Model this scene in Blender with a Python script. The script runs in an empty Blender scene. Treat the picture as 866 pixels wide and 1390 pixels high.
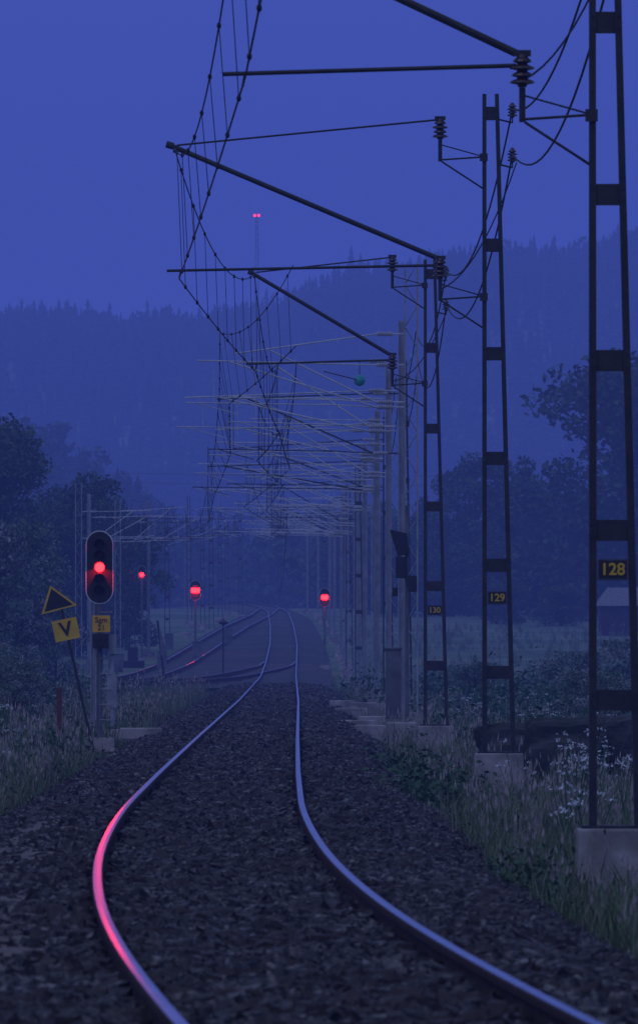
import bpy, math, random
import numpy as np
from mathutils import Vector
random.seed(7); rng=np.random.default_rng(7)
scene=bpy.context.scene
COL=scene.collection

# ---------------------------------------------------------------- materials
def new_mat(name):
    m=bpy.data.materials.new(name); m.use_nodes=True
    nt=m.node_tree; nt.nodes.clear()
    out=nt.nodes.new('ShaderNodeOutputMaterial')
    return m,nt,out
def mat(name,cols,scale=5.0,rough=0.8,metal=0.0,bump=0.0,bscale=None,detail=6,spec=0.5,cols2=None,scale2=0.3):
    m,nt,out=new_mat(name)
    b=nt.nodes.new('ShaderNodeBsdfPrincipled')
    b.inputs['Roughness'].default_value=rough; b.inputs['Metallic'].default_value=metal
    b.inputs['Specular IOR Level'].default_value=spec
    geo=nt.nodes.new('ShaderNodeNewGeometry')
    n=nt.nodes.new('ShaderNodeTexNoise'); n.inputs['Scale'].default_value=scale; n.inputs['Detail'].default_value=detail
    nt.links.new(geo.outputs['Position'],n.inputs['Vector'])
    r=nt.nodes.new('ShaderNodeValToRGB'); r.color_ramp.elements[0].position=0.32; r.color_ramp.elements[1].position=0.68
    els=r.color_ramp.elements
    els[0].color=(*cols[0],1); els[1].color=(*cols[-1],1)
    for i,c in enumerate(cols[1:-1]):
        e=els.new(0.32+0.36*(i+1)/(len(cols)-1)); e.color=(*c,1)
    nt.links.new(n.outputs['Fac'],r.inputs['Fac'])
    src=r.outputs['Color']
    if cols2:
        n2=nt.nodes.new('ShaderNodeTexNoise'); n2.inputs['Scale'].default_value=scale2; n2.inputs['Detail'].default_value=3
        nt.links.new(geo.outputs['Position'],n2.inputs['Vector'])
        mr=nt.nodes.new('ShaderNodeMapRange'); mr.inputs[1].default_value=0.4; mr.inputs[2].default_value=0.6
        nt.links.new(n2.outputs['Fac'],mr.inputs[0])
        mx=nt.nodes.new('ShaderNodeMix'); mx.data_type='RGBA'
        nt.links.new(mr.outputs[0],mx.inputs[0]); nt.links.new(src,mx.inputs[6]); mx.inputs[7].default_value=(*cols2,1)
        src=mx.outputs[2]
    nt.links.new(src,b.inputs['Base Color'])
    if bump>0:
        nb=nt.nodes.new('ShaderNodeTexNoise'); nb.inputs['Scale'].default_value=bscale or scale*3; nb.inputs['Detail'].default_value=8
        nt.links.new(geo.outputs['Position'],nb.inputs['Vector'])
        bp=nt.nodes.new('ShaderNodeBump'); bp.inputs['Strength'].default_value=1.0; bp.inputs['Distance'].default_value=bump
        nt.links.new(nb.outputs['Fac'],bp.inputs['Height']); nt.links.new(bp.outputs['Normal'],b.inputs['Normal'])
    nt.links.new(b.outputs[0],out.inputs['Surface'])
    return m
def emis(name,col,s):
    m,nt,out=new_mat(name); e=nt.nodes.new('ShaderNodeEmission')
    e.inputs[0].default_value=(*col,1); e.inputs[1].default_value=s
    nt.links.new(e.outputs[0],out.inputs['Surface']); return m

M_dark=mat('dark_painted_steel',[(.026,.024,.022),(.05,.043,.038)],6,.6,.2,.002,40)
M_galv=mat('galvanised_steel',[(.26,.26,.27),(.42,.42,.43)],3,.55,.1,.001,30)
M_galv2=mat('weathered_steel',[(.10,.10,.105),(.2,.2,.2)],3,.55,.3,.001,30)
M_tube=mat('aluminium_tube',[(.5,.5,.52),(.66,.66,.68)],3,.5,.1)
M_ins=mat('brown_porcelain',[(.045,.022,.017),(.06,.028,.024)],8,.25,0,spec=.5)
M_insl=mat('grey_porcelain',[(.4,.38,.38),(.5,.48,.48)],8,.3)
M_wire=mat('oxidised_copper_wire',[(.025,.025,.025),(.04,.038,.035)],4,.7,.2)
M_conc=mat('cast_concrete',[(.36,.31,.27),(.54,.47,.41)],4,.9,0,.006,25,cols2=(.25,.22,.18),scale2=2.5)
M_rtop=mat('polished_rail_head',[(.5,.5,.53),(.68,.68,.71)],2.5,.22,1.0)
M_rside=mat('rusty_rail_web',[(.04,.026,.02),(.08,.05,.036)],12,.95,0,.001,60,spec=.1)
M_wood=mat('tarred_sleeper_wood',[(.03,.024,.02),(.065,.052,.045)],9,.9,0,.008,30)
M_bed=mat('ballast_gravel',[(.014,.012,.011),(.035,.03,.027),(.075,.065,.058)],16,.95,0,.05,14,detail=9)
M_far=mat('yard_gravel',[(.03,.027,.024),(.06,.053,.047),(.10,.09,.08)],3,.95,0,.04,6,detail=9,cols2=(.038,.042,.028),scale2=.15)
M_stone=mat('crushed_rock',[(.010,.009,.008),(.034,.029,.025),(.27,.23,.20)],17,.75,0,.004,60,detail=5,cols2=(.042,.028,.021),scale2=1.2)
M_dirt=mat('sandy_dirt',[(.13,.10,.075),(.2,.155,.115)],7,.95,0,.02,30)
M_ground=mat('grass_ground',[(.025,.065,.02),(.06,.115,.038),(.105,.165,.06)],.9,.95,0,.08,6,detail=10,cols2=(.14,.18,.08),scale2=.07)
M_grass=mat('grass_blades',[(.04,.11,.022),(.085,.165,.038),(.16,.21,.08)],2.2,.7,0,0,cols2=(.18,.18,.09),scale2=.45)
M_seed=mat('grass_seed_heads',[(.3,.24,.2),(.44,.37,.3)],3,.9)
M_weed=mat('weed_leaves',[(.02,.07,.014),(.05,.12,.028)],4,.6)
M_leaf=mat('broad_leaves',[(.014,.042,.009),(.032,.08,.018),(.065,.13,.033)],.9,.75)
M_leaf2=mat('lilac_leaves',[(.04,.09,.03),(.10,.155,.08),(.34,.34,.32)],1.6,.75)
M_spruce=mat('spruce_needles',[(.010,.020,.009),(.024,.044,.016)],.12,.9,cols2=(.034,.058,.02),scale2=.02)
M_bark=mat('bark',[(.05,.04,.03),(.09,.07,.055)],6,.95,0,.02,12)
M_flow=mat('white_petals',[(.6,.6,.56),(.8,.8,.76)],9,.8)
M_rock=mat('mossy_rock',[(.035,.031,.028),(.09,.08,.072)],3,.9,0,.04,7,cols2=(.03,.04,.018),scale2=1.2)
M_black=mat('matt_black_paint',[(.012,.012,.013),(.02,.02,.022)],5,.6)
M_white=mat('white_paint',[(.6,.6,.6),(.78,.78,.78)],5,.6)
M_yel=mat('yellow_sign_paint',[(.75,.43,.015),(.88,.54,.025)],6,.45)
M_teal=mat('teal_paint',[(.02,.3,.27),(.04,.4,.35)],4,.4)
M_barn=mat('dark_timber_boards',[(.03,.02,.017),(.05,.034,.028)],6,.9)
M_roof=mat('roof_tiles',[(.15,.145,.14),(.22,.21,.2)],5,.9,0,.02,10)
M_red=emis('red_signal_lens',(1,.003,.004),45)
M_redf=emis('red_beacon',(1,.01,.03),12)

# ---------------------------------------------------------------- mesh helpers
def mesh_np(name,V,F,mats,smooth=False,mi=None):
    me=bpy.data.meshes.new(name); V=np.asarray(V,np.float32); F=np.asarray(F,np.int32)
    n=F.shape[1]
    me.vertices.add(len(V)); me.vertices.foreach_set('co',V.ravel())
    me.loops.add(F.size); me.loops.foreach_set('vertex_index',F.ravel())
    me.polygons.add(len(F)); me.polygons.foreach_set('loop_start',np.arange(0,F.size,n,dtype=np.int32))
    if mi is not None: me.polygons.foreach_set('material_index',np.asarray(mi,np.int32))
    me.polygons.foreach_set('use_smooth',np.full(len(F),smooth))
    me.update(calc_edges=True); me.validate()
    for m in mats: me.materials.append(m)
    return me
def add(name,me,parent=None):
    o=bpy.data.objects.new(name,me); COL.objects.link(o)
    if parent: o.parent=parent
    return o
class MB:
    def __init__(s): s.v=[];s.f=[];s.m=[]
    def box(s,x,y,z,sx,sy,sz,m=0,taper=1.0,rot=None):
        b=len(s.v)
        for dz,t in ((-.5,1),(.5,taper)):
            for dx,dy in ((-.5,-.5),(.5,-.5),(.5,.5),(-.5,.5)):
                p=Vector((dx*sx*t,dy*sy*t,dz*sz))
                if rot: p=rot@p
                s.v.append((x+p.x,y+p.y,z+p.z))
        for f in ((3,2,1,0),(4,5,6,7),(0,1,5,4),(1,2,6,5),(2,3,7,6),(3,0,4,7)):
            s.f.append(tuple(b+i for i in f)); s.m.append(m)
    def beam(s,a,b,w,d,m=0,w2=None):
        w2=w2 or w; k=len(s.v)
        for p,ww in ((a,w),(b,w2)):
            for dx,dy in ((-.5,-.5),(.5,-.5),(.5,.5),(-.5,.5)): s.v.append((p[0]+dx*ww,p[1]+dy*d,p[2]))
        for f in ((3,2,1,0),(4,5,6,7),(0,1,5,4),(1,2,6,5),(2,3,7,6),(3,0,4,7)):
            s.f.append(tuple(k+i for i in f)); s.m.append(m)
    def tube(s,a,b,r,m=0,n=6,r2=None):
        a=Vector(a);b=Vector(b);d=(b-a)
        if d.length<1e-6:return
        d.normalize(); u=d.cross(Vector((0,0,1)))
        if u.length<1e-3:u=Vector((1,0,0))
        u.normalize(); w=d.cross(u); r2=r if r2 is None else r2; k=len(s.v)
        for p,rr in ((a,r),(b,r2)):
            for i in range(n):
                t=2*math.pi*i/n; q=p+(u*math.cos(t)+w*math.sin(t))*rr; s.v.append(tuple(q))
        for i in range(n):
            j=(i+1)%n; s.f.append((k+i,k+j,k+n+j,k+n+i)); s.m.append(m)
        s.f.append(tuple(k+i for i in range(n-1,-1,-1))); s.m.append(m)
        s.f.append(tuple(k+n+i for i in range(n))); s.m.append(m)
    def lathe(s,o,prof,axis=(0,0,1),m=0,n=12):
        o=Vector(o);d=Vector(axis).normalized();u=d.cross(Vector((0,.3,1)))
        if u.length<1e-3:u=Vector((1,0,0))
        u.normalize();w=d.cross(u);k=len(s.v)
        for r,h in prof:
            for i in range(n):
                t=2*math.pi*i/n; s.v.append(tuple(o+d*h+(u*math.cos(t)+w*math.sin(t))*max(r,1e-4)))
        for a in range(len(prof)-1):
            for i in range(n):
                j=(i+1)%n; s.f.append((k+a*n+i,k+a*n+j,k+(a+1)*n+j,k+(a+1)*n+i)); s.m.append(m)
        s.f.append(tuple(k+i for i in range(n-1,-1,-1)));s.m.append(m)
        e=k+(len(prof)-1)*n; s.f.append(tuple(e+i for i in range(n)));s.m.append(m)
    def plate(s,pts,y,th,m=0):
        k=len(s.v);n=len(pts)
        for x,z in pts: s.v.append((x,y,z))
        for x,z in pts: s.v.append((x,y+th,z))
        s.f.append(tuple(k+i for i in range(n)));s.m.append(m)
        s.f.append(tuple(k+n+i for i in range(n-1,-1,-1)));s.m.append(m)
        for i in range(n):
            j=(i+1)%n; s.f.append((k+i,k+n+i,k+n+j,k+j));s.m.append(m)
    def obj(s,name,mats,parent=None,bevel=0,smooth=False):
        me=bpy.data.meshes.new(name); me.from_pydata(s.v,[],s.f)
        for m in mats: me.materials.append(m)
        me.polygons.foreach_set('material_index',s.m)
        me.update()
        o=add(name,me,parent)
        if bevel:
            b=o.modifiers.new('bevel','BEVEL'); b.width=bevel; b.segments=2; b.limit_method='ANGLE'
        return o
def text(body,x,y,z,size,m,parent,name='lettering',roty=0,off=.02):
    c=bpy.data.curves.new(name,'FONT'); c.body=body; c.size=size; c.extrude=.003; c.align_x='CENTER'; c.align_y='CENTER'
    c.offset=size*off; c.space_line=.9
    c.materials.append(m); o=bpy.data.objects.new(name,c); COL.objects.link(o)
    o.location=(x,y,z); o.rotation_euler=(math.pi/2,roty,0); o.parent=parent
    return o
def tile(name,bases,P,S,mats,SZ=None,smooth=False):
    P=np.asarray(P,np.float64); S=np.asarray(S); SZ=S if SZ is None else SZ
    idx=rng.integers(0,len(bases),len(P)); ang=rng.uniform(0,2*np.pi,len(P))
    VV=[];FF=[];MI=[];off=0
    for bi,(V,F,mi) in enumerate(bases):
        sel=np.where(idx==bi)[0]
        if len(sel)==0: continue
        c=np.cos(ang[sel])[:,None];s_=np.sin(ang[sel])[:,None]
        x=V[None,:,0]*S[sel][:,None];y=V[None,:,1]*S[sel][:,None];z=V[None,:,2]*SZ[sel][:,None]
        X=x*c-y*s_+P[sel][:,0:1];Y=x*s_+y*c+P[sel][:,1:2];Z=z+P[sel][:,2:3]
        W=np.stack([X,Y,Z],-1).reshape(-1,3)
        Fi=(F[None]+(np.arange(len(sel))*len(V))[:,None,None]).reshape(-1,3)+off
        VV.append(W);FF.append(Fi);MI.append(np.tile(mi,len(sel)));off+=len(W)
    return add(name,mesh_np(name,np.concatenate(VV),np.concatenate(FF),mats,smooth,np.concatenate(MI)))

# ---------------------------------------------------------------- alignment
def smooth(t,a,b):
    t=np.clip((t-a)/(b-a),0,1); return t*t*(3-2*t)
G=np.arange(-60,1401,1.0)
def smtab(tab,sig):
    t=np.array(tab,float); v=np.interp(G,t[:,0],t[:,1])
    k=np.arange(-40,41); w=np.exp(-.5*(k/sig)**2); w/=w.sum()
    vp=np.concatenate([v[0]-(v[40:0:-1]-v[0]),v,v[-1]-(v[-2:-42:-1]-v[-1])])
    return np.convolve(vp,w,'valid')
CX=smtab([(-60,8.5),(0,2.4),(20,1.06),(31,.37),(41,-.12),(49,-.42),(59,-.67),(68,-.80),(78,-.90),(100,-.98),(136,-1.07),(232,-1.27),(400,-1.75),(514,-1.97),(600,-2.4),(700,-3.1),(780,-4.3),(850,-6.6),(950,-11.5),(1100,-23),(1400,-60)],4)
ZR=smtab([(-60,-.07),(250,-.07),(380,0),(395,0),(450,.45),(514,1.4),(600,2.6),(700,3.9),(850,5.3),(950,5.6),(1400,5.6)],14)
cx=lambda y:np.interp(y,G,CX)
zr=lambda y:np.interp(y,G,ZR)
def cx_siding(y): return np.interp(y,[300,350,430,500,600,680,760],[-8.7,-8.2,-7.2,-6.4,-5.35,-4.2,-3.95])
def cx_cross(y): return np.interp(y,[330,345,440,460],[-6.6,-6.0,-2.1,-1.86])

def vnoise(x,y,s,seed=0):
    x=x/s;y=y/s
    return (np.sin(x*1.7+seed+1.3*np.sin(y*.9+seed))+np.sin(y*2.1-seed*1.7+1.1*np.sin(x*1.3))+.6*np.sin(x*3.9+y*2.7+seed))/2.6
def hill(x):
    h=np.interp(x,[-900,-500,-250,-104,-40,-10,21,64,104,250,500,900],[50,70,80,91,93,100,108,116,120,112,95,60])
    return h+1.5*np.sin(x/17.)+1.0*np.sin(x/7.3+1)
def ground(x,y):
    x=np.asarray(x,float);y=np.asarray(y,float)
    off=x-cx(y)
    z=zr(y)-.55+.05*vnoise(x,y,1.7,2)*smooth(np.abs(off),2.6,4)+.12*vnoise(x,y,9,5)*smooth(np.abs(off),5,12)
    toe=-5.3-(y-170)*.025
    z=z+2.5*smooth(toe-x,0,3.2)*smooth(y,95,190)*(1-.5*smooth(y,600,900))
    z=z+.5*smooth(off,4,9)*smooth(y,85,110)*(1-smooth(y,135,165))*(.6+.4*vnoise(x,y,5,1))
    z=z+20*np.exp(-((y-1380)/170)**2)*(smooth(-x,8,45)+.45*smooth(x,10,50))
    far=smooth(y,1650,3000)*hill(x)*(1-.35*smooth(y,3080,4200))
    z=z+far+1.2*vnoise(x,y,60,3)*smooth(y,900,1300)
    return z

# ---------------------------------------------------------------- ground sheet
xs=np.concatenate([-np.geomspace(1800,13,70),np.arange(-12.75,12.8,.3),np.geomspace(13,1800,70)])
ys=np.concatenate([np.arange(-60,30,5.),np.arange(30,240,1.2),np.arange(240,1000,5.),np.arange(1000,3400,22.),np.arange(3400,7000,150.)])
XX,YY=np.meshgrid(xs,ys); ZZ=ground(XX,YY)
nx,ny=len(xs),len(ys)
V=np.stack([XX,YY,ZZ],-1).reshape(-1,3)
i=(np.arange(ny-1)[:,None]*nx+np.arange(nx-1)[None]).ravel()
add('ground',mesh_np('ground',V,np.stack([i,i+1,i+nx+1,i+nx],1),[M_ground],True))

def sweep(name,prof,yy,cf,mats,mi=None,zo=0,jit=0,parent=None,smooth_=False):
    prof=np.array(prof,float);n=len(prof);V=[];c=cf(yy);z=zr(yy)
    X=c[:,None]+prof[None,:,0];Y=np.repeat(yy[:,None],n,1);Z=z[:,None]+prof[None,:,1]+zo
    if jit:
        Z=Z+jit*rng.standard_normal(Z.shape)*.4; X=X+jit*rng.standard_normal(X.shape)
    V=np.stack([X,Y,Z],-1).reshape(-1,3)
    i=(np.arange(len(yy)-1)[:,None]*n+np.arange(n-1)[None]).ravel()
    F=np.stack([i,i+1,i+n+1,i+n],1)
    m=np.tile(np.array(mi),len(yy)-1) if mi is not None else None
    return add(name,mesh_np(name,V,F,mats,smooth_,m),parent)
BPX=[-3.0,-2.35,-1.75,-1.2,-.9,-.6,0,.6,.9,1.2,1.75,2.35,3.0]
BPZ=[-.75,-.5,-.2,-.15,-.125,-.125,-.155,-.125,-.125,-.15,-.22,-.5,-.75]
BP=list(zip(BPX,BPZ))
sweep('ballast_bed',BP,np.concatenate([np.arange(-40,130,.5),np.arange(130,334,4.)]),cx,[M_bed],jit=.018,smooth_=True)
sweep('ballast_bed',BP,np.arange(330,1150,4.),cx,[M_far],jit=.018,smooth_=True)
yS=np.arange(335,770,4.)
V=[];F=[]
for k_,y in enumerate(yS):
    a=cx_siding(y)-1.9; b=cx(y)-1.5
    for t in np.linspace(0,1,9): V.append((a+(b-a)*t,y,zr(y)-.2-(.35 if t in(0,) else 0)+.012*random.uniform(-1,1)))
for r in range(len(yS)-1):
    for q in range(8): F.append((r*9+q,r*9+q+1,r*9+q+10,r*9+q+9))
add('station_yard_gravel',mesh_np('yard',V,F,[M_far],True))
sweep('dirt_path',[(-1.72,-.18),(-1.5,-.14),(-1.2,-.125),(-1.0,-.135)],np.arange(42,84,.7),cx,[M_dirt],jit=.03,smooth_=True)

# rails
RP=[(-.075,-.17),(-.075,-.155),(-.012,-.14),(-.01,-.05),(-.034,-.038),(-.034,-.01),(-.025,-.001),(0,0),(.025,-.001),(.034,-.01),(.034,-.038),(.01,-.05),(.012,-.14),(.075,-.155),(.075,-.17)]
RM=[1,1,1,1,1,1,0,0,1,1,1,1,1,1]
def track(name,cf,y0,y1,sleep=True):
    root=add(name,None)
    st=np.concatenate([np.arange(y0,min(y1,200),.5),np.arange(max(y0,200),y1,3.)]) if y0<200 else np.arange(y0,y1,3.)
    for sx,nm in((-.7535,'rail_left'),(.7535,'rail_right')):
        sweep(nm,[(p[0]+sx,p[1]) for p in RP],st,cf,[M_rtop,M_rside],RM,parent=root)
    if sleep:
        b=MB()
        for y in np.arange(y0,min(y1,330),.65):
            c=float(cf(y));z=float(zr(y))
            b.box(c+random.uniform(-.02,.02),y,z-(.215 if y<180 else .23),2.5,.24,.14,0)
            if y<140:
                for sx in(-.7535,.7535): 
                    for e in(-.12,.12): b.tube((c+sx+e,y,z-.15),(c+sx+e,y,z-.105),.022,1,6)
        b.obj('sleepers',[M_wood,M_rside],root)
track('railway_track',cx,-40,1120)
track('railway_track',cx_siding,300,760,False)
track('railway_track',cx_cross,332,458,False)

# ballast stones
def stone():
    V=np.array([(x,y,z) for x in(-1,1) for y in(-1,1) for z in(-1,1)],float)*.5
    V*=rng.uniform(.55,1.15,(8,1)); V+=rng.uniform(-.16,.16,(8,3)); V[:,2]*=.8
    a=rng.uniform(0,3,2); 
    Rx=np.array([[1,0,0],[0,np.cos(a[0]),-np.sin(a[0])],[0,np.sin(a[0]),np.cos(a[0])]]); V=V@Rx
    F=[(0,1,3),(0,3,2),(4,6,7),(4,7,5),(0,4,5),(0,5,1),(2,3,7),(2,7,6),(0,2,6),(0,6,4),(1,5,7),(1,7,3)]
    return V,np.array(F),np.zeros(12,int)
stones=[stone() for _ in range(24)]
def bedz(off): return np.interp(off,BPX,BPZ)
P=[];S=[]
for y0,y1,den,s in((29,75,260,.057),(75,130,120,.066),(130,215,45,.082),(215,345,12,.1)):
    n=int((y1-y0)*5.0*den); yy=rng.uniform(y0,y1,n); oo=rng.uniform(-2.6,2.5,n)
    keep=(np.abs(np.abs(oo)-.7535)>.075)
    keep&=~((oo>-1.75)&(oo<-1.0)&(yy>42)&(yy<80)&(rng.random(n)<.75))
    yy=yy[keep];oo=oo[keep]
    P.append(np.stack([cx(yy)+oo,yy,zr(yy)+bedz(oo)+rng.uniform(-.005,.025,len(yy))],1)); S.append(s*rng.uniform(.45,1.6,len(yy)))
tile('ballast_stones',stones,np.concatenate(P),np.concatenate(S),[M_stone])

# ---------------------------------------------------------------- grass
FOOT=[(2.4,75),(2.3,119),(2.0,160)]
def clear(x,y):
    k=np.ones(len(x),bool)
    for fx_,fy_ in FOOT: k&=~((np.abs(x-fx_)<.55)&(y<fy_+.5)&(y>fy_-9))
    return k
def tuft(n=13,h=.42,spread=.13,w=.007,seeds=False):
    V=[];F=[];M=[]
    for q in range(n):
        a=random.uniform(0,6.28);r=random.uniform(0,spread);bx,by=r*math.cos(a),r*math.sin(a)
        l=h*random.uniform(.5,1.15);d=random.uniform(0,6.28);ln=l*random.uniform(.1,.55);ww=w*random.uniform(.7,1.4)
        px,py=-math.sin(d)*ww,math.cos(d)*ww
        cxx,cyy=math.cos(d),math.sin(d);k=len(V)
        V+=[(bx-px,by-py,-.03),(bx+px,by+py,-.03),(bx+cxx*ln*.35-px*.8,by+cyy*ln*.35-py*.8,l*.6),(bx+cxx*ln*.35+px*.8,by+cyy*ln*.35+py*.8,l*.6),(bx+cxx*ln,by+cyy*ln,l)]
        F+=[(k,k+1,k+3),(k,k+3,k+2),(k+2,k+3,k+4)];M+=[0,0,0]
        if seeds and q%3==0:
            l=h*random.uniform(1.1,1.6);tx_,ty_=bx+cxx*ln*.3,by+cyy*ln*.3;k=len(V)
            V+=[(bx-.003,by,0),(bx+.003,by,0),(tx_,ty_,l*.86),(tx_-px*1.6,ty_-py*1.6,l*.92),(tx_+px*1.6,ty_+py*1.6,l*.92),(tx_+cxx*.02,ty_+cyy*.02,l*1.05)]
            F+=[(k,k+1,k+2),(k+2,k+4,k+3),(k+3,k+4,k+5)];M+=[1,1,1]
    return np.array(V),np.array(F),np.array(M)
tufts=[tuft() for _ in range(8)]+[tuft(seeds=True) for _ in range(4)]
def scatter(regions):
    P=[];S=[]
    for(y0,y1,o0,o1,den,sc)in regions:
        n=int((y1-y0)*abs(o1-o0)*den)
        yy=rng.uniform(y0,y1,n);oo=rng.uniform(o0,o1,n);xx=cx(yy)+oo
        edge=smooth(np.abs(oo),1.95,2.7)*(.65+.5*vnoise(xx,yy,.9,4))
        pat=.6+.4*vnoise(xx,yy,2.3,8)
        keep=(rng.random(n)<np.clip(edge,0,1)*np.clip(pat+.3,0.15,1))&clear(xx,yy)
        xx=xx[keep];yy=yy[keep];P.append(np.stack([xx,yy,ground(xx,yy)],1))
        S.append(sc*rng.uniform(.5,1.25,len(xx))*(1+.35*vnoise(xx,yy,1.7,6)))
    return np.concatenate(P),np.concatenate(S)
P,S=scatter([(40,80,1.95,4.5,28,.7),(80,130,1.95,6.5,20,.8),(130,210,2.0,9,8,.9),
             (45,80,-4.2,-2.0,24,.6),(80,130,-6,-2.0,18,.9),(130,210,-9.5,-2.1,8,1.05),(210,345,-11,-2.2,2.4,1.2)])
tile('grass_verge',tufts,P,S,[M_grass,M_seed])
P,S=scatter([(210,420,2.3,18,1.1,1.0),(420,640,4,26,.25,1.3),(345,480,-15,-9.5,.6,1.2)])
tile('meadow_grass',tufts,P,S,[M_grass,M_seed])

# leafy things
def leaves(cent,size,flat=.0):
    n=len(cent);u=rng.standard_normal((n,3));u/=np.linalg.norm(u,axis=1)[:,None]
    w=rng.standard_normal((n,3));w-=u*(w*u).sum(1)[:,None];w/=np.linalg.norm(w,axis=1)[:,None]
    s=(size*rng.uniform(.6,1.3,n))[:,None]
    V=np.stack([cent-u*s,cent+w*s*.55,cent+u*s,cent-w*s*.55],1).reshape(-1,3)
    k=np.arange(n)*4
    return V,np.concatenate([np.stack([k,k+1,k+2],1),np.stack([k,k+2,k+3],1)])
def weed():
    c=rng.standard_normal((190,3))*np.array([.17,.17,.13])+np.array([0,0,.18]); c[:,2]=np.abs(c[:,2])
    V,F=leaves(c,.034); return V,F,np.zeros(len(F),int)
weeds=[weed() for _ in range(5)]
P=[];S=[]
for(n,y0,y1,o0,o1,s)in((60,98,124,1.8,2.6,.95),(34,60,150,2.4,5,.6),(50,80,130,-5,-2.2,.8),(90,130,220,-8,-2.6,1.2),(12,62,72,1.9,2.4,.8),(110,125,240,3.4,10,1.4),(60,240,380,3,14,2.2),(50,200,330,-10,-5,1.8)):
    yy=rng.uniform(y0,y1,n);xx=cx(yy)+rng.uniform(o0,o1,n);kk=clear(xx,yy);xx=xx[kk];yy=yy[kk];P.append(np.stack([xx,yy,ground(xx,yy)],1));S.append(s*rng.uniform(.5,1.4,len(xx)))
tile('weed_plants',weeds,np.concatenate(P),np.concatenate(S),[M_weed])
def parsley():
    b=MB();lv=[]
    for _ in range(6):
        a=random.uniform(0,6.28);r=random.uniform(.03,.2);h=random.uniform(.35,.75)
        b.tube((0,0,0),(r*math.cos(a),r*math.sin(a),h),.005,0,3)
        for _ in range(8): lv.append((r*math.cos(a)+random.gauss(0,.03),r*math.sin(a)+random.gauss(0,.03),h+random.uniform(0,.03)))
    V=np.array(b.v);F=[]
    for f in b.f:
        for q in range(1,len(f)-1):F.append((f[0],f[q],f[q+1]))
    LV,LF=leaves(np.array(lv),.016)
    return np.concatenate([V,LV]),np.concatenate([np.array(F),LF+len(V)]),np.array([0]*len(F)+[1]*len(LF))
pars=[parsley() for _ in range(4)]
P=[]
for(n,y0,y1,o0,o1)in((60,108,200,3.6,8),(30,72,120,3.5,5.2),(40,200,330,3,12),(70,150,330,-10,-4.0),(16,95,150,-5.5,-3.0)):
    cyy=rng.uniform(y0,y1,n//4+1);coo=rng.uniform(o0,o1,n//4+1);j=rng.integers(0,len(cyy),n)
    yy=cyy[j]+rng.normal(0,1.8,n);xx=cx(yy)+coo[j]+rng.normal(0,.4,n);kk=clear(xx,yy);xx=xx[kk];yy=yy[kk];P.append(np.stack([xx,yy,ground(xx,yy)],1))
P=np.concatenate(P);tile('cow_parsley_flowers',pars,P,rng.uniform(.7,1.3,len(P)),[M_weed,M_flow])

# rocks
def rock(x,y,sx,sy,sz,zc):
    import bmesh
    bm=bmesh.new();bmesh.ops.create_icosphere(bm,subdivisions=4,radius=1)
    ph=random.uniform(0,9)
    for v in bm.verts:
        p=v.co.copy();d=.16*math.sin(p.x*3+ph)*math.cos(p.y*4-ph)+.12*math.sin(p.z*5+p.x*4+ph)+.05*math.sin(p.x*13+p.z*11)+random.uniform(-.012,.012)
        v.co*=1+d
        if v.co.z>.55: v.co.z=.55+(v.co.z-.55)*.35
    me=bpy.data.meshes.new('boulder');bm.to_mesh(me);bm.free();me.materials.append(M_rock)
    o=add('boulder',me);o.scale=(sx,sy,sz);o.location=(x,y,zc);o.rotation_euler=(0,random.uniform(-.15,.15),random.uniform(0,3))
for a in((2.95,124,.45,.8,.5,-.1),(3.55,122,.6,.9,.65,-.08),(4.25,121,.55,.8,.62,-.05),(4.9,123,.6,.9,.6,0)): rock(*a)

# ---------------------------------------------------------------- trees
def deciduous(h,r,nl,ls,nclump=42,low=.18):
    b=MB()
    b.tube((0,0,-.5),(.01*h,0,h*.35),.028*h,0,8,.018*h);b.tube((.01*h,0,h*.35),(0,.01*h,h*.8),.018*h,0,7,.005*h)
    cs=[]
    for _ in range(nclump):
        t=random.uniform(low,1);rad=r*math.sqrt(max(.04,1-((t-.5)/.56)**2))*random.uniform(.25,1.0)
        a=random.uniform(0,6.28);c=(rad*math.cos(a),rad*math.sin(a),t*h*random.uniform(.93,1.0));cs.append(c)
        zt=c[2]*.62;b.tube((.006*h,0,zt),c,.007*h,0,4,.002*h)
    cs=np.array(cs);j=rng.integers(0,len(cs),nl);rc=r*rng.uniform(.18,.34,len(cs))
    d=rng.standard_normal((nl,3));d/=np.linalg.norm(d,axis=1)[:,None]
    c=cs[j]+d*(rc[j]*rng.uniform(.3,1.1,nl)**.6)[:,None]*np.array([1,1,.75])
    LV,LF=leaves(c,ls);V=np.array(b.v);F=[]
    for f in b.f:
        for q in range(1,len(f)-1):F.append((f[0],f[q],f[q+1]))
    return np.concatenate([V,LV]),np.concatenate([np.array(F),LF+len(V)]),np.array([1]*len(F)+[0]*len(LF))
decs=[mesh_np('broadleaf',t[0],t[1],[M_leaf,M_bark],False,t[2]) for t in [deciduous(10,3.6,9500,.16,85,.06),deciduous(10,4.2,11000,.16,95,.06),deciduous(10,3.0,8000,.15,70,.06)]]
bush=[mesh_np('bush',t[0],t[1],[M_leaf2,M_bark],False,t[2]) for t in [deciduous(4.5,2.3,9000,.085,50,.05),deciduous(4.5,2.0,8500,.085,44,.05)]]
def tree(x,y,h,wf=1.0,k=None,base=None,name='broadleaf_tree'):
    src=base or decs; me=src[random.randrange(len(src))] if k is None else src[k]
    ref=10 if base is None else 4.5
    o=add(name,me);s=h/ref;o.scale=(s*wf,s*wf,s);o.rotation_euler=(0,0,random.uniform(0,6.28));o.location=(x,y,float(ground(x,y))-.1)
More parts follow.
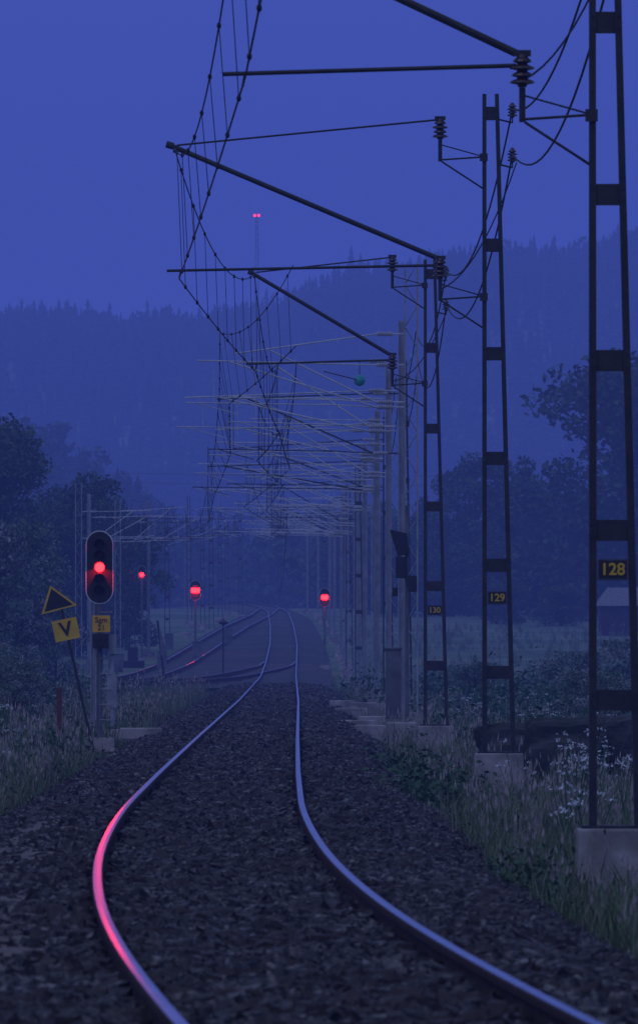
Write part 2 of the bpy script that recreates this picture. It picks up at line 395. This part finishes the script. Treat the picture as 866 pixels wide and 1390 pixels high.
for a in((-11.4,335,4.9,.95,0),(-10.2,358,4.0,.8,1),(-13.3,345,5.0,1,1),(-12.4,390,4.6,1,0)): tree(a[0],a[1],a[2],a[3],a[4],bush,'lilac_bush')
for a in((-16.3,470,9.8,1,1),(-13.1,500,9.8,.95,0),(-19.5,490,11,1,1),(-11.0,530,8.0,.9,2),(-22,540,12,1,0),(-15,560,9.5,1,1),
         (23.4,690,20,1.15,1),(29,700,19,1,0),(12.0,735,12.6,.9,0),(15.2,725,13,.9,2),(17.9,745,11,.9,1),(9.4,760,10,.9,2),(21.5,750,10,1,0),(6.5,800,8.5,1,1),(3.4,830,8,1,0),(36,740,13,1,0),(42,760,12,1,1),(-30,600,12,1,1),
         (14,700,6,1.4,1),(18,702,5.6,1.5,0),(10.2,712,5.6,1.5,0),(7.0,730,6,1.3,1),(21.6,705,7,1.3,1),(26,690,7,1.3,0),(5.0,760,6,1.3,0),
         (13.2,655,3.4,1.5,0),(17.0,650,3.0,1.6,1)): tree(a[0],a[1],a[2],a[3],a[4])
for a in((6.0,205,1.5,1.2),(7.3,212,1.2,1.4),(8.2,300,1.9,1.4),(10.5,310,2.2,1.3),(5.2,178,1.0,1.4),(12.6,330,2.0,1.5),(4.9,290,1.5,1.4),(-6.6,200,1.3,1.3),(-7.6,235,1.4,1.4)): tree(a[0],a[1],a[2],a[3],None,bush,'roadside_shrub')

def spruce():
    n=random.randint(7,10);V=[];F=[]
    R=random.uniform(.15,.25);top=random.uniform(.84,.92)
    for i_ in range(n):
        t=i_/n;z0=.05+t*top;rr=R*(1-t)**.75+.012;m_=7
        k=len(V);V.append((0,0,z0+.13+.02*random.random()))
        for q in range(m_):
            a=6.283*q/m_+random.uniform(-.25,.25);r=rr*random.uniform(.55,1.2)
            V.append((r*math.cos(a),r*math.sin(a),z0-random.uniform(0,.035)))
        for q in range(m_):
            F.append((k,k+1+q,k+1+(q+1)%m_))
    return np.array(V),np.array(F),np.zeros(len(F),int)
spr=[spruce() for _ in range(10)]
dcl=[deciduous(1,.36,260,.062,20,.15) for _ in range(6)]
dsm=[deciduous(1,.30,90,.09,10,.2) for _ in range(5)]
def forest(n,y0,y1,hw,excl=True):
    yy=y0+(y1-y0)*rng.random(n);xx=rng.uniform(-1,1,n)*hw*(.5+.5*yy/y1)
    if excl:
        k=~((np.abs(xx-cx(yy))<7)&(yy<1060)); xx=xx[k];yy=yy[k]
    return np.stack([xx,yy,ground(xx,yy)-.3],1)
P=forest(14500,1500,3180,250,False);S=rng.uniform(6.5,12.5,len(P))*(1+.2*vnoise(P[:,0],P[:,1],40,2));S[rng.random(len(S))<.05]*=1.25
tile('spruce_forest_on_hill',spr,P,S,[M_spruce])
P=forest(1800,1500,3150,250,False);tile('mixed_forest_on_hill',dsm,P,rng.uniform(6,11,len(P)),[M_leaf,M_bark])
P=forest(700,1000,1560,150);S=rng.uniform(7,13,len(P))
tile('spruce_forest_in_valley',spr,P,S*np.ones(len(P)),[M_spruce])
P=forest(1300,860,1540,120);P=P[~((np.abs(P[:,0]-cx(P[:,1]))<9)&(P[:,1]<1060))]
tile('broadleaf_forest',dcl,P,rng.uniform(6,11,len(P)),[M_leaf,M_bark])

# ---------------------------------------------------------------- catenary
def insulator(b,x,y,z,s=1.0,m=1,axis=(0,0,1)):
    pr=[(.03,-.13)]
    for q in range(4):
        h=-.11+q*.055; R=(.1,.085,.1,.075)[q]
        pr+=[(.04,h),(R,h+.012),(R*.9,h+.03),(.045,h+.045)]
    pr+=[(.035,.12),(.02,.14)]
    b.lathe((x,y,z),[(r*s,h*s) for r,h in pr],axis,m,12)
def footing(b,x,y,z,w,m=0,h=.5):
    b.box(x,y,z-h/2,w,w*1.1,h,m,.93)

def old_mast(y,xl,zb,top,num,zl,zu,xm,zm,xc,fz=None):
    b=MB();H=top-zb
    xr=lambda z:xl+.37-(.21)*(z-zb)/H
    b.beam((xl,y,zb),(xl,y,top),.062,.15,0,.05)
    b.beam((xr(zb),y,zb),(xr(top),y,top),.062,.15,0,.05)
    for h in(1.04,2.42,3.8,5.15,6.55,H-.25):
        z=zb+h; w=xr(z)-xl-.05
        if h>.1 and z<top: b.box((xl+xr(z))/2,y,z,w,.11,.17,0)
        for sx in(xl,xr(z)):
            for dz in(-.05,.05): b.lathe((sx,y-.075,z+dz),[(.011,0),(.011,.012)],(0,-1,0),0,6)
    b.box((xl+xr(zb))/2,y,zb+.012,.56,.3,.024,0)
    for e in(-.2,.2): b.tube(((xl+xr(zb))/2+e,y-.1,zb),((xl+xr(zb))/2+e,y-.1,zb+.07),.016,0,6)
    xi=xl-.57
    for z in(zl,zu):
        insulator(b,xi,y,z,1.05,1)
        b.tube((xi,y,z-.14),(xi,y,z-.42),.026,0,8)
        b.tube((xi-.02,y,z-.40),(xl,y,z-.36),.012,0,5); b.tube((xi+.02,y,z-.42),(xl,y,z-.78),.012,0,5)
        b.tube((xi,y,z-.2),(xl,y,z-.36),.008,0,4)
        b.box(xl-.01,y-.09,z-.37,.1,.04,.1,0)
        b.box(xi,y,z+.14,.14,.06,.05,0)
    b.tube((xi-.02,y,zu+.12),(xm+.03,y,zm+.02),.014,0,6)
    b.tube((xi-.05,y,zl+.14),(xm-.06,y,zm+.02),.033,0,8)
    b.tube((xi-.05,y,zl+.04),(xc-.16,y,zl-.03),.02,0,6)
    b.tube((xc+.02,y,zl-.03),(xc,y,zl-.13),.012,0,5)
    b.tube((xm,y-.03,zm+.02),(xm,y-.03,zm-.08),.02,0,6); b.lathe((xm-.06,y,zm+.02),[(.045,-.05),(.05,0),(.045,.05)],(1,0,-.3),0,8)
    for zz in(top-.27,top-.85):
        b.tube((xr(top),y,zz-.05),(xr(top)+.2,y,zz-.1),.012,0,5);b.tube((xr(top)+.2,y,zz-.1),(xr(top)+.2,y,zz),.01,0,5)
        insulator(b,xr(top)+.2,y,zz+.06,.72,2)
    o=b.obj('catenary_mast',[M_dark,M_ins,M_ins])
    f=MB();footing(f,(xl+xr(zb))/2,y,zb,.66,0,.75);f.obj('concrete_footing',[M_conc],o,.02)
    if num:
        p=MB();zp=1.92;xp=(xl+xr(zp))/2
        p.box(xp,y-.1,zp,.245,.012,.17,0)
        po=p.obj('number_plate',[M_black],o,.003);text(num,xp,y-.11,zp,.135,M_yel,o,'mast_number')
        for s_ in(-1,1):
            q=MB();q.box(xp,y-.108,zp+s_*.078,.235,.004,.005,0);q.box(xp+s_*.117,y-.108,zp,.005,.004,.15,0);q.obj('plate_border',[M_galv2],o)
    return (xr(top)+.2,y,top-.2),(xr(top)+.2,y,top-.78)
sup=[(30,.3,6.0,.3,7.4),(75,-.6,5.92,-.68,7.25),(119,-1.8,6.04,-1.86,7.72),(160,-1.1,6.07,-1.12,7.74)]
f0=old_mast(75,2.22,-.18,8.5,'128',5.98,7.9,-1.2,7.45,-.62)
f1=old_mast(119,2.13,-.08,8.42,'129',6.17,7.97,-1.86,7.74,-1.8)
f2=old_mast(160,1.84,-.08,8.0,'130',6.22,7.92,-1.12,7.76,-1.1)
f00=old_mast(31,4.4-.9,-.2,8.5,'127',5.98,7.9,.2,7.45,.3)

def lattice(b,x,y,z0,z1,w,m=0,ww=.035):
    for s in(-1,1): b.beam((x+s*w/2,y,z0),(x+s*w/2,y,z1),ww,.12,m)
    z=z0+.2;s=1
    while z<z1-.3:
        b.tube((x-s*w/2,y,z),(x+s*w/2,y,z+.45),.011,m,4);z+=.45;s=-s
def ibeam(b,x,y,z0,z1,w,m=0):
    b.beam((x-w/2,y,z0),(x-w/2,y,z1),.018,w,m);b.beam((x+w/2,y,z0),(x+w/2,y,z1),.018,w,m);b.beam((x,y+.01,z0),(x,y+.01,z1),w-.02,.014,m)
def cantilever(b,xm,y,zt,xt,zb,m=4,dz=0.0,reach=.9):
    s=-1 if xt<xm else 1
    xi=xm+s*.25;xe=xi+s*.35
    for z in(zt,zb):
        b.tube((xm,y,z),(xi,y,z),.02,m,5);b.lathe((xi,y,z),[(.03,0)]+[(r,h*.05) for q in range(1,7) for r,h in((.03,q-.3),(.06,q))]+[(.03,.35)],(s,0,0),2,8)
    xend=xt+s*reach
    b.tube((xe,y,zt),(xend,y,zt-.2+dz),.018,m,6)
    b.tube((xe,y,zb),(xt+s*.15,y,zt-.18+dz*.8),.021,m,6)
    b.tube((xe+s*1.0,y,zb+.05),(xt+s*1.1,y,zb+.1),.014,m,6)
    b.tube((xe,y,zb),(xe+s*1.2,y,zb+.07),.013,m,5)
    b.tube((xt+s*.9,y,zb+.1),(xt,y,zb-.15),.01,m,5)
    b.tube((xt+s*.5,y,zt-.1),(xt+s*.5,y,zb+.1),.007,m,4)
def grey_mast(y,x,h,kind,xt=None,zt=7.7,zb=6.3,dz=0,extra=None):
    b=MB();z=float(zr(y));zb0=z-.15
    m=4 if kind!='dark' else 3
    if kind=='lat': lattice(b,x,y,zb0,z+h,.26,0)
    elif kind=='ib': ibeam(b,x,y,zb0,z+h,.14,0)
    else:
        b.beam((x-.1,y,zb0),(x-.1,y,z+h),.045,.12,3);b.beam((x+.2,y,zb0),(x+.06,y,z+h),.045,.12,3)
        for q in range(1,6): b.box(x+.02,y,zb0+q*h/6,.24,.1,.14,3)
    if xt is not None: cantilever(b,x-.13 if xt<x else x+.13,y,z+zt,xt,z+zb,m,dz)
    if extra is not None: cantilever(b,x-.13 if extra<x else x+.13,y+.3,z+zt-.65,extra,z+zb-.1,m,random.uniform(-.1,.35),random.uniform(.5,1.1))
    b.box(x,y,zb0-.3,.75,.8,.66,1,.93)
    return b.obj('catenary_mast',[M_galv if kind!='dark' else M_galv2,M_conc,M_insl,M_dark,M_tube])
rows=[(196,3.15,9.4,'lat',8.0),(205,3.05,8.6,'ib',7.7),(224,3.3,8.3,'dark',7.5),(240,3.1,8.6,'ib',7.8),(255,3.4,8.8,'lat',7.6),(272,3.1,8.3,'ib',7.7),(284,3.5,8.4,'dark',7.7),
      (300,3.3,8.8,'lat',7.9),(318,3.1,8.3,'ib',7.6),(335,3.6,8.6,'ib',7.8),(352,3.1,8.3,'dark',7.6),(372,3.3,8.5,'ib',7.7),(392,3.1,8.3,'lat',7.6),(412,3.4,8.5,'ib',7.7),(434,3.2,8.3,'dark',7.7),(460,3.2,8.3,'ib',7.7),
      (490,3.1,8.3,'ib',7.7),(520,3.3,8.4,'dark',7.7),(555,3.1,8.3,'ib',7.7),(600,3.1,8.3,'ib',7.7),(650,3.1,8.3,'dark',7.7),(705,3.1,8.3,'ib',7.7),(765,3.1,8.3,'ib',7.7)]
sup_main=list(sup);sg=1
for i_,(y,o,h,k,zt) in enumerate(rows):
    c=float(cx(y));xt=c+sg*.32
    grey_mast(y,c+o,h,k,xt,zt,zt-1.45,dz=random.uniform(-.25,.3),extra=(c-.2-1.7*random.random()) if i_ in(0,1,3,4,6,7,9,11,12,13,15,16) else None)
    if i_ in(1,3,5,8,10,12,14,16,18,19,20,21,22):
        z=float(zr(y));sup_main.append((y,xt,z+zt-1.6,xt,z+zt-.05));sg=-sg
for q,(y,x,h,k)in enumerate(((400,-10.4,8.3,'lat'),(408,-10.15,7.9,'ib'),(432,-10.0,7.6,'dark'),(455,-9.9,8.0,'lat'),(478,-9.7,7.4,'dark'),(505,-9.3,8.0,'ib'),(540,-8.9,7.6,'dark'),(580,-8.3,8,'lat'),(625,-7.9,7.5,'dark'),(670,-7.2,8,'dark'),(720,-7.2,8,'dark'))):
    grey_mast(y,x,h,k,float(cx_siding(y))+random.uniform(-.3,.3)-.5,7.0+random.uniform(-.2,.5),5.9,dz=random.uniform(0,.5))
for(y,x,h)in((590,-6.9,8.6),(690,-5.9,8.4),(640,-9.0,8.6)):
    grey_mast(y,x,h,'dark',x+1.6,7.6,6.2)

def wire(b,pts,r,m=0,n=5):
    for a,c in zip(pts[:-1],pts[1:]): b.tube(a,c,r,m,n)
def line(name,S_,sagm=.72,sagc=.05,rad=.0085,dr=True,off=0,cut=None):
    b=MB()
    for(y0,xc0,zc0,xm0,zm0),(y1,xc1,zc1,xm1,zm1)in zip(S_[:-1],S_[1:]):
        L=y1-y0;n=16 if y0<260 else 8;sg_=sagm*(L/44)**2
        fx=lambda t,a,c:a+(c-a)*t
        M=lambda t:(fx(t,xm0,xm1),y0+L*t,fx(t,zm0,zm1)-4*sg_*t*(1-t))
        C=lambda t:(fx(t,xc0,xc1),y0+L*t,fx(t,zc0,zc1)-4*sagc*t*(1-t))
        T=[q/n for q in range(n+1)]
        rr=rad*(1 if y0<200 else 1.4)
        wire(b,[M(t) for t in T],rr);wire(b,[C(t) for t in T],rr*1.05)
        if dr and y0<520:
            nd=8 if y0<200 else 6
            for q in range(nd):
                t=(q+.5)/nd;b.tube(M(t),C(t),.0045 if y0<200 else .007,0,4)
                if y0<260:
                    for p in(M(t),C(t)): b.lathe(p,[(.01,-.028),(.02,-.01),(.02,.01),(.01,.028)],(0,0,1),0,6)
    return b.obj(name,[M_wire])
line('overhead_line',sup_main)
z=lambda y:float(zr(y))
side=[(160,-.4,6.5,-.45,7.9),(196,-1.9,6.45,-2.1,7.95),(240,-2.3,6.3,-2.6,7.8),(300,-3.4,6.2,-3.6,7.8),(365,-4.4,6.1,-4.4,7.6),(432,-6.2,6.1+z(432),-6.3,7.5+z(432)),(490,-6.4,6.1+z(490),-6.4,7.4+z(490)),(555,-5.9,6.1+z(555),-5.9,7.4+z(555)),(650,-4.6,6.1+z(650),-4.7,7.4+z(650)),(765,-4.0,6.1+z(765),-4.0,7.4+z(765))]
line('overhead_line',side,.6)
side2=[(205,-.9,6.1,-.5,7.6),(255,-.8,6.2,-.9,7.7),(318,-2.6,6.1,-2.5,7.6),(392,-1.2,6.1,-1.3,7.6),(520,-2.6,6.0+z(520),-2.6,7.5+z(520))]
line('overhead_line',side2,.5)
side3=[(345,-8.4,6.1,-8.4,7.4),(400,-7.6,6.1,-7.7,7.4),(455,-7.2,6.1+z(455),-7.2,7.4+z(455)),(540,-6.2,6.1+z(540),-6.2,7.4+z(540)),(625,-5.2,6.1+z(625),-5.2,7.4+z(625))]
line('overhead_line',side3,.6)
b=MB()
chain=[f00,f0,f1,f2,((2.15,205,8.3),(2.2,205,7.6)),((2.0,240,8.3),(2.05,240,7.6)),((1.9,272,8.2),(1.95,272,7.6))]
for A,B in zip(chain[:-1],chain[1:]):
    for q,sg_ in((0,.75),(1,.95)):
        a=Vector(A[q]);c=Vector(B[q]);pts=[]
        for t in np.linspace(0,1,19):
            p=a.lerp(c,float(t));p.z-=4*sg_*t*(1-t);pts.append(tuple(p))
        wire(b,pts,.0125)
for y,xr_,zt_,xi in((75,2.6,7.6,1.65),(119,2.55,7.55,1.56),(160,2.25,7.2,1.27)):
    pts=[]
    for t in np.linspace(0,1,12): pts.append((xr_+(xi-xr_)*t,y+.25-.2*t,zt_+(5.9-zt_)*t-.9*t*(1-t)*1.4))
    wire(b,pts,.009)
b.obj('feeder_cable',[M_wire])

b=MB();b.lathe((.9,205,7.2),[(.01,-.13),(.07,-.108),(.112,-.06),(.13,0),(.112,.06),(.07,.108),(.01,.13)],(0,0,1),0,16)
b.tube((.9,205,7.33),(.9,205,7.65),.01,1,5);b.tube((.9,204.9,7.2),(.1,204.9,7.4),.012,1,5)
b.obj('marker_ball',[M_teal,M_wire])

# ---------------------------------------------------------------- signals
def stadium(w,h,n=10):
    r=w/2;pts=[]
    for q in range(n+1):
        a=math.pi*q/n-0;pts.append((r*math.cos(a),h/2-r+r*math.sin(a)))
    for q in range(n+1):
        a=math.pi+math.pi*q/n;pts.append((r*math.cos(a),-h/2+r+r*math.sin(a)))
    return pts[::-1]
def signal(x,y,zc,w,h,nl,lit,zbase,pw=.05,power=0,lamp_r=.075,spill=1.0):
    root=add('railway_signal',None);root.location=(0,0,0)
    b=MB()
    S_=stadium(w,h);S2=stadium(w*.92,h-w*.08)
    b.plate([(x+a,zc+c) for a,c in S_],y,.02,1)
    b.plate([(x+a,zc+c) for a,c in S2],y-.008,.006,0)
    b.box(x,y+.11,zc,w*.6,.17,h*.85,0)
    sp=(h-w)/(nl-1) if nl>1 else 0
    for q in range(nl):
        zz=zc+(h-w)/2-q*sp if nl>1 else zc
        R=lamp_r
        k=len(b.v);n=10
        for yy,rr in((y-.01,R*1.18),(y-.2,R*1.12)):
            for t in range(n+1):
                a=math.radians(-20)+math.radians(220)*t/n;b.v.append((x+rr*math.cos(a),yy,zz+rr*math.sin(a)))
        for t in range(n): b.f.append((k+t,k+t+1,k+n+2+t,k+n+1+t));b.m.append(0)
        b.lathe((x,y-.012,zz),[(R,0),(R*.98,.008),(R*.5,.018),(.001,.022)],(0,-1,0),3 if q==lit else 0,14)
    b.tube((x,y+.06,zbase),(x,y+.06,zc+h*.3),pw,2,10)
    b.box(x,y+.06,zbase-.1,.5,.5,.22,4,.9)
    b.obj('head_and_post',[M_black,M_white,M_galv2,M_red,M_conc],root)
    zz=zc+(h-w)/2-lit*sp if nl>1 else zc
    if power:
        L=bpy.data.lights.new('signal_lamp','SPOT');L.color=(1,.01,.015);L.energy=power;L.spot_size=math.radians(20);L.spot_blend=.6;L.shadow_soft_size=.07
        lo=bpy.data.objects.new('signal_lamp',L);COL.objects.link(lo);lo.location=(x,y-.24,zz);lo.parent=root
        d=Vector((-.2-x,-y,-(zz-0.3)));lo.rotation_euler=d.to_track_quat('-Z','Y').to_euler()
    L2=bpy.data.lights.new('lens_spill','POINT');L2.color=(1,.01,.015);L2.energy=spill;L2.shadow_soft_size=.03
    l2=bpy.data.objects.new('lens_spill',L2);COL.objects.link(l2);l2.location=(x,y-.24,zz);l2.parent=root
    return root
sg1=signal(-3.56,150,2.58,.45,1.2,5,2,-.2,.045,power=330,lamp_r=.078,spill=10)
b=MB()
b.box(-3.53,149.9,1.66,.29,.015,.27,0);o=b.obj('name_plate',[M_yel],sg1,.003)
text('Sgm',-3.53,149.88,1.725,.125,M_black,sg1,'name_lettering',0,.0)
text('21',-3.53,149.88,1.60,.125,M_black,sg1,'name_lettering',0,.0)
b=MB()
b.box(-3.54,149.95,1.38,.26,.12,.24,0);b.lathe((-3.59,149.88,1.42),[(.035,0),(.035,.03)],(0,-1,0),0,8);b.lathe((-3.48,149.88,1.42),[(.035,0),(.035,.03)],(0,-1,0),0,8);b.lathe((-3.54,149.88,1.33),[(.035,0),(.035,.03)],(0,-1,0),0,8)
b.box(-3.36,150.1,1.33,.14,.16,.32,1);b.tube((-3.36,150.1,1.2),(-3.36,150.1,.0),.035,1,8);b.box(-3.36,150.1,.55,.16,.1,.5,1)
b.tube((-3.62,150.0,1.25),(-3.62,150.0,.1),.012,1,5)
for q in range(9): b.tube((-3.56,150.02,.1+q*.25),(-3.36,150.02,.1+q*.25),.008,1,4)
b.tube((-3.66,150.3,2.9),(-3.66,150.3,0),.022,1,6);b.tube((-3.70,150.3,3.1),(-3.70,150.3,0),.015,1,6)
b.obj('route_indicator_and_ladder',[M_black,M_galv],sg1)
b=MB();b.box(-3.05,158,-.2,.75,.5,.2,0,.97);b.box(-3.35,162,-.26,.6,.5,.2,0,.97);b.obj('concrete_slab',[M_conc],None,.02)
signal(-6.75,505,4.35,.6,1.1,3,1,z(505)-.2,.06,lamp_r=.24,spill=45)
signal(.28,455,3.7,.5,.95,3,1,z(455)-.2,.06,lamp_r=.17,spill=24)
signal(-9.2,480,5.15,.42,.7,2,1,z(480)-.2,.05,lamp_r=.11,spill=6)

root=add('warning_sign',None)
b=MB()
b.tube((-3.40,140,-.35),(-3.96,140.02,2.15),.022,2,8)
c=(-3.93,1.95)
tri=[(c[0]-.27,c[1]-.17),(c[0]+.27,c[1]-.03),(c[0]-.14,c[1]+.27)]
b.plate(tri,139.95,.012,1)
cc=(sum(p[0] for p in tri)/3,sum(p[1] for p in tri)/3)
b.plate([(cc[0]+(p[0]-cc[0])*.8,cc[1]+(p[1]-cc[1])*.8) for p in tri],139.945,.004,0)
hs=.19
sq=[(-hs,-hs*.85),(hs,-hs*.85),(hs,hs*.85),(-hs,hs*.85)]
ca,sa=math.cos(math.radians(12)),math.sin(math.radians(12))
b.plate([(-3.83+p[0]*ca-p[1]*sa,1.55+p[0]*sa+p[1]*ca) for p in sq],139.95,.012,1)
b.obj('post_and_boards',[M_black,M_yel,M_dark],root)
text('V',-3.83,139.94,1.55,.3,M_black,root,'letter_v',-math.radians(12))
b=MB();b.box(-4.1,146,.1,.08,.08,1.0,0);b.box(-4.1,146,.62,.1,.1,.05,0)
M_rb=mat('red_brown_paint',[(.12,.035,.025),(.17,.05,.035)],5,.7);b.obj('marker_post',[M_rb])
b=MB();y=420;b.tube((-4.35,y,-.2),(-4.35,y,2.3),.035,0,8);b.lathe((-4.35,y,2.25),[(.05,0),(.2,.08),(.22,.14),(.08,.24),(.02,.3)],(0,0,1),0,10);b.obj('yard_lamp_post',[M_black])
b=MB();b.tube((-6.6,395,-.2),(-6.9,395,2.4),.05,0,8);b.plate([(-6.75,.9),(-6.45,.75),(-6.75,2.0),(-6.83,2.0)],394.9,.02,1);b.obj('buffer_board',[M_black,M_galv2])
b=MB()
for x_,y_ in((-7.3,430),(-6.2,470),(-9.0,415),(-5.1,520),(-8.1,500)):
    b.box(x_,y_,z(y_)+.35,.45,.3,.8,0);b.box(x_,y_,z(y_)+.78,.5,.36,.06,0)
b.obj('point_machine_box',[M_galv2],None,.02)
b=MB();b.box(-9.0,440,z(440)+.05,1.4,.6,.35,0);b.box(-9.1,452,z(452)+.3,.5,.5,.9,0);b.obj('yard_equipment',[M_black],None,.02)
b=MB()
b.box(1.45,180,.55,.3,.35,1.35,0);b.box(1.45,180,1.25,.34,.4,.05,0)
b.obj('relay_cabinet',[M_galv2],None,.015)
b=MB()
b.plate([(1.3,3.45),(1.62,3.38),(1.66,3.0),(1.45,2.95)],170,.25,0);b.box(1.5,170.1,2.75,.18,.25,.4,0);b.tube((1.62,170.2,-.3),(1.62,170.2,3.9),.04,1,8);b.box(1.72,170,2.45,.16,.2,.3,0);b.box(1.4,170.1,2.3,.1,.12,.16,0)
b.obj('mast_switch_box',[M_black,M_galv2],None,.01)
b=MB()
for(x_,y_,w_,h_)in((1.0,172,.7,.42),(1.5,168,.62,.5),(.75,186,.8,.4),(1.15,190,.7,.45),(.75,215,.8,.45),(1.6,176,.5,.45),(.6,236,.7,.5),(1.1,228,.7,.5)): b.box(x_,y_,-.64+h_/2,w_,.6,h_+.1,0,.95)
b.obj('concrete_footing_blocks',[M_conc],None,.02)

# small barn
root=add('wooden_barn',None);bx,by=20.6,600;bz=float(ground(bx,by))
b=MB();b.box(bx,by,bz+.8,4.8,5,2.4,0);b.obj('walls',[M_barn],root)
b=MB();b.v=[(bx-2.7,by-2.8,bz+1.9),(bx+2.7,by-2.8,bz+1.9),(bx+2.7,by+2.8,bz+1.9),(bx-2.7,by+2.8,bz+1.9),(bx-1.9,by,bz+3.1),(bx+2.7,by,bz+3.1)]
b.f=[(0,1,5,4),(2,3,4,5),(1,2,5),(3,0,4),(3,2,1,0)];b.m=[0]*5;b.obj('roof',[M_roof],root)
b=MB();b.box(bx-.6,by-2.52,bz+.85,.9,.04,1.7,0);b.box(bx+1.1,by-2.52,bz+1.1,.5,.04,.5,0);b.obj('door_and_window',[M_black],root)

# radio tower on the hill
root=add('radio_tower',None);tx,ty=-20.2,3000;tz=float(ground(tx,ty));b=MB();zt=141
for s1,s2 in((-1,-1),(1,-1),(1,1),(-1,1)): b.tube((tx+s1*.8,ty+s2*.8,tz),(tx+s1*.3,ty+s2*.3,zt),.2,0,4)
zz=tz;s=1
while zz<zt-2:
    w=.8-.5*(zz-tz)/(zt-tz);b.tube((tx-s*w,ty-w,zz),(tx+s*w,ty-w,zz+2),.12,0,3);zz+=2;s=-s
b.obj('lattice',[M_dark],root)
b=MB()
for s in(-.65,.65): b.lathe((tx+s,ty-.3,zt+.3),[(.01,-.42),(.3,-.3),(.42,0),(.3,.3),(.01,.42)],(0,0,1),0,10)
b.box(tx,ty,zt-.2,2,.4,.25,1);b.obj('red_beacon_lamps',[M_redf,M_galv2],root)
b=MB()
for dz in(0,.9):
    p=[]
    for t in np.linspace(0,1,17): p.append((-60+120*t,880+40*t,19.5-dz-4*1.6*t*(1-t)))
    wire(b,p,.025,0,4)
for x_,y_ in((-60,880),(60,920)): b.tube((x_,y_,2),(x_,y_,20.5),.18,0,6)
b.obj('power_line',[M_galv2])

# ---------------------------------------------------------------- mist layer
SIG=.00046;FOG_GLOW=(.045,.076,.39)
m,nt,out=new_mat('self_lit_mist')
ab=nt.nodes.new('ShaderNodeVolumeAbsorption');ab.inputs['Color'].default_value=(0,0,0,1);ab.inputs['Density'].default_value=SIG
em=nt.nodes.new('ShaderNodeEmission');em.inputs[0].default_value=(*FOG_GLOW,1);em.inputs[1].default_value=SIG  # emission stands in for sky light scattered by the mist
ad=nt.nodes.new('ShaderNodeAddShader');nt.links.new(ab.outputs[0],ad.inputs[0]);nt.links.new(em.outputs[0],ad.inputs[1]);nt.links.new(ad.outputs[0],out.inputs['Volume'])
b=MB();b.box(0,3000,148,3400,6400,316,0);b.obj('mist',[m])

# ---------------------------------------------------------------- sky and light
w=bpy.data.worlds.new('World');scene.world=w;w.use_nodes=True;nt=w.node_tree;nt.nodes.clear()
out=nt.nodes.new('ShaderNodeOutputWorld')
sky=nt.nodes.new('ShaderNodeTexSky');sky.sky_type='NISHITA';sky.sun_disc=False;sky.sun_elevation=math.radians(1.5);sky.sun_rotation=math.radians(200)
tint=nt.nodes.new('ShaderNodeMix');tint.data_type='RGBA';tint.blend_type='MULTIPLY';tint.inputs[0].default_value=1;tint.inputs[7].default_value=(.35,.42,1,1)
nt.links.new(sky.outputs[0],tint.inputs[6])
bg1=nt.nodes.new('ShaderNodeBackground');nt.links.new(tint.outputs[2],bg1.inputs[0]);bg1.inputs[1].default_value=.02
tc=nt.nodes.new('ShaderNodeTexCoord');sp=nt.nodes.new('ShaderNodeSeparateXYZ');nt.links.new(tc.outputs['Generated'],sp.inputs[0])
rp=nt.nodes.new('ShaderNodeValToRGB');e=rp.color_ramp.elements
e[0].position=0;e[0].color=(.068,.120,.60,1);e[1].position=1;e[1].color=(.22,.29,.50,1)
x=e.new(.06);x.color=(.068,.116,.58,1);x=e.new(.3);x.color=(.13,.19,.48,1)
nt.links.new(sp.outputs[2],rp.inputs[0])
bg2=nt.nodes.new('ShaderNodeBackground');nt.links.new(rp.outputs[0],bg2.inputs[0]);bg2.inputs[1].default_value=1.0
ad=nt.nodes.new('ShaderNodeAddShader');nt.links.new(bg1.outputs[0],ad.inputs[0]);nt.links.new(bg2.outputs[0],ad.inputs[1]);nt.links.new(ad.outputs[0],out.inputs[0])
L=bpy.data.lights.new('sun','SUN');L.energy=.14;L.angle=math.radians(25);L.color=(.95,.95,1)
o=bpy.data.objects.new('sun',L);COL.objects.link(o);o.rotation_euler=(math.radians(50),0,math.radians(-35))

# ---------------------------------------------------------------- camera
cam=bpy.data.cameras.new('camera');co=bpy.data.objects.new('camera',cam);COL.objects.link(co);scene.camera=co
cam.sensor_fit='VERTICAL';cam.sensor_height=36;cam.sensor_width=24;cam.lens=36*12530/1390
co.location=(0,0,1.3);co.rotation_euler=(math.pi/2+182/12530,0,0)
cam.clip_start=1;cam.clip_end=20000
cam.dof.use_dof=True;cam.dof.focus_distance=150;cam.dof.aperture_fstop=14
scene.view_settings.view_transform='Standard';scene.view_settings.look='None';scene.view_settings.exposure=0
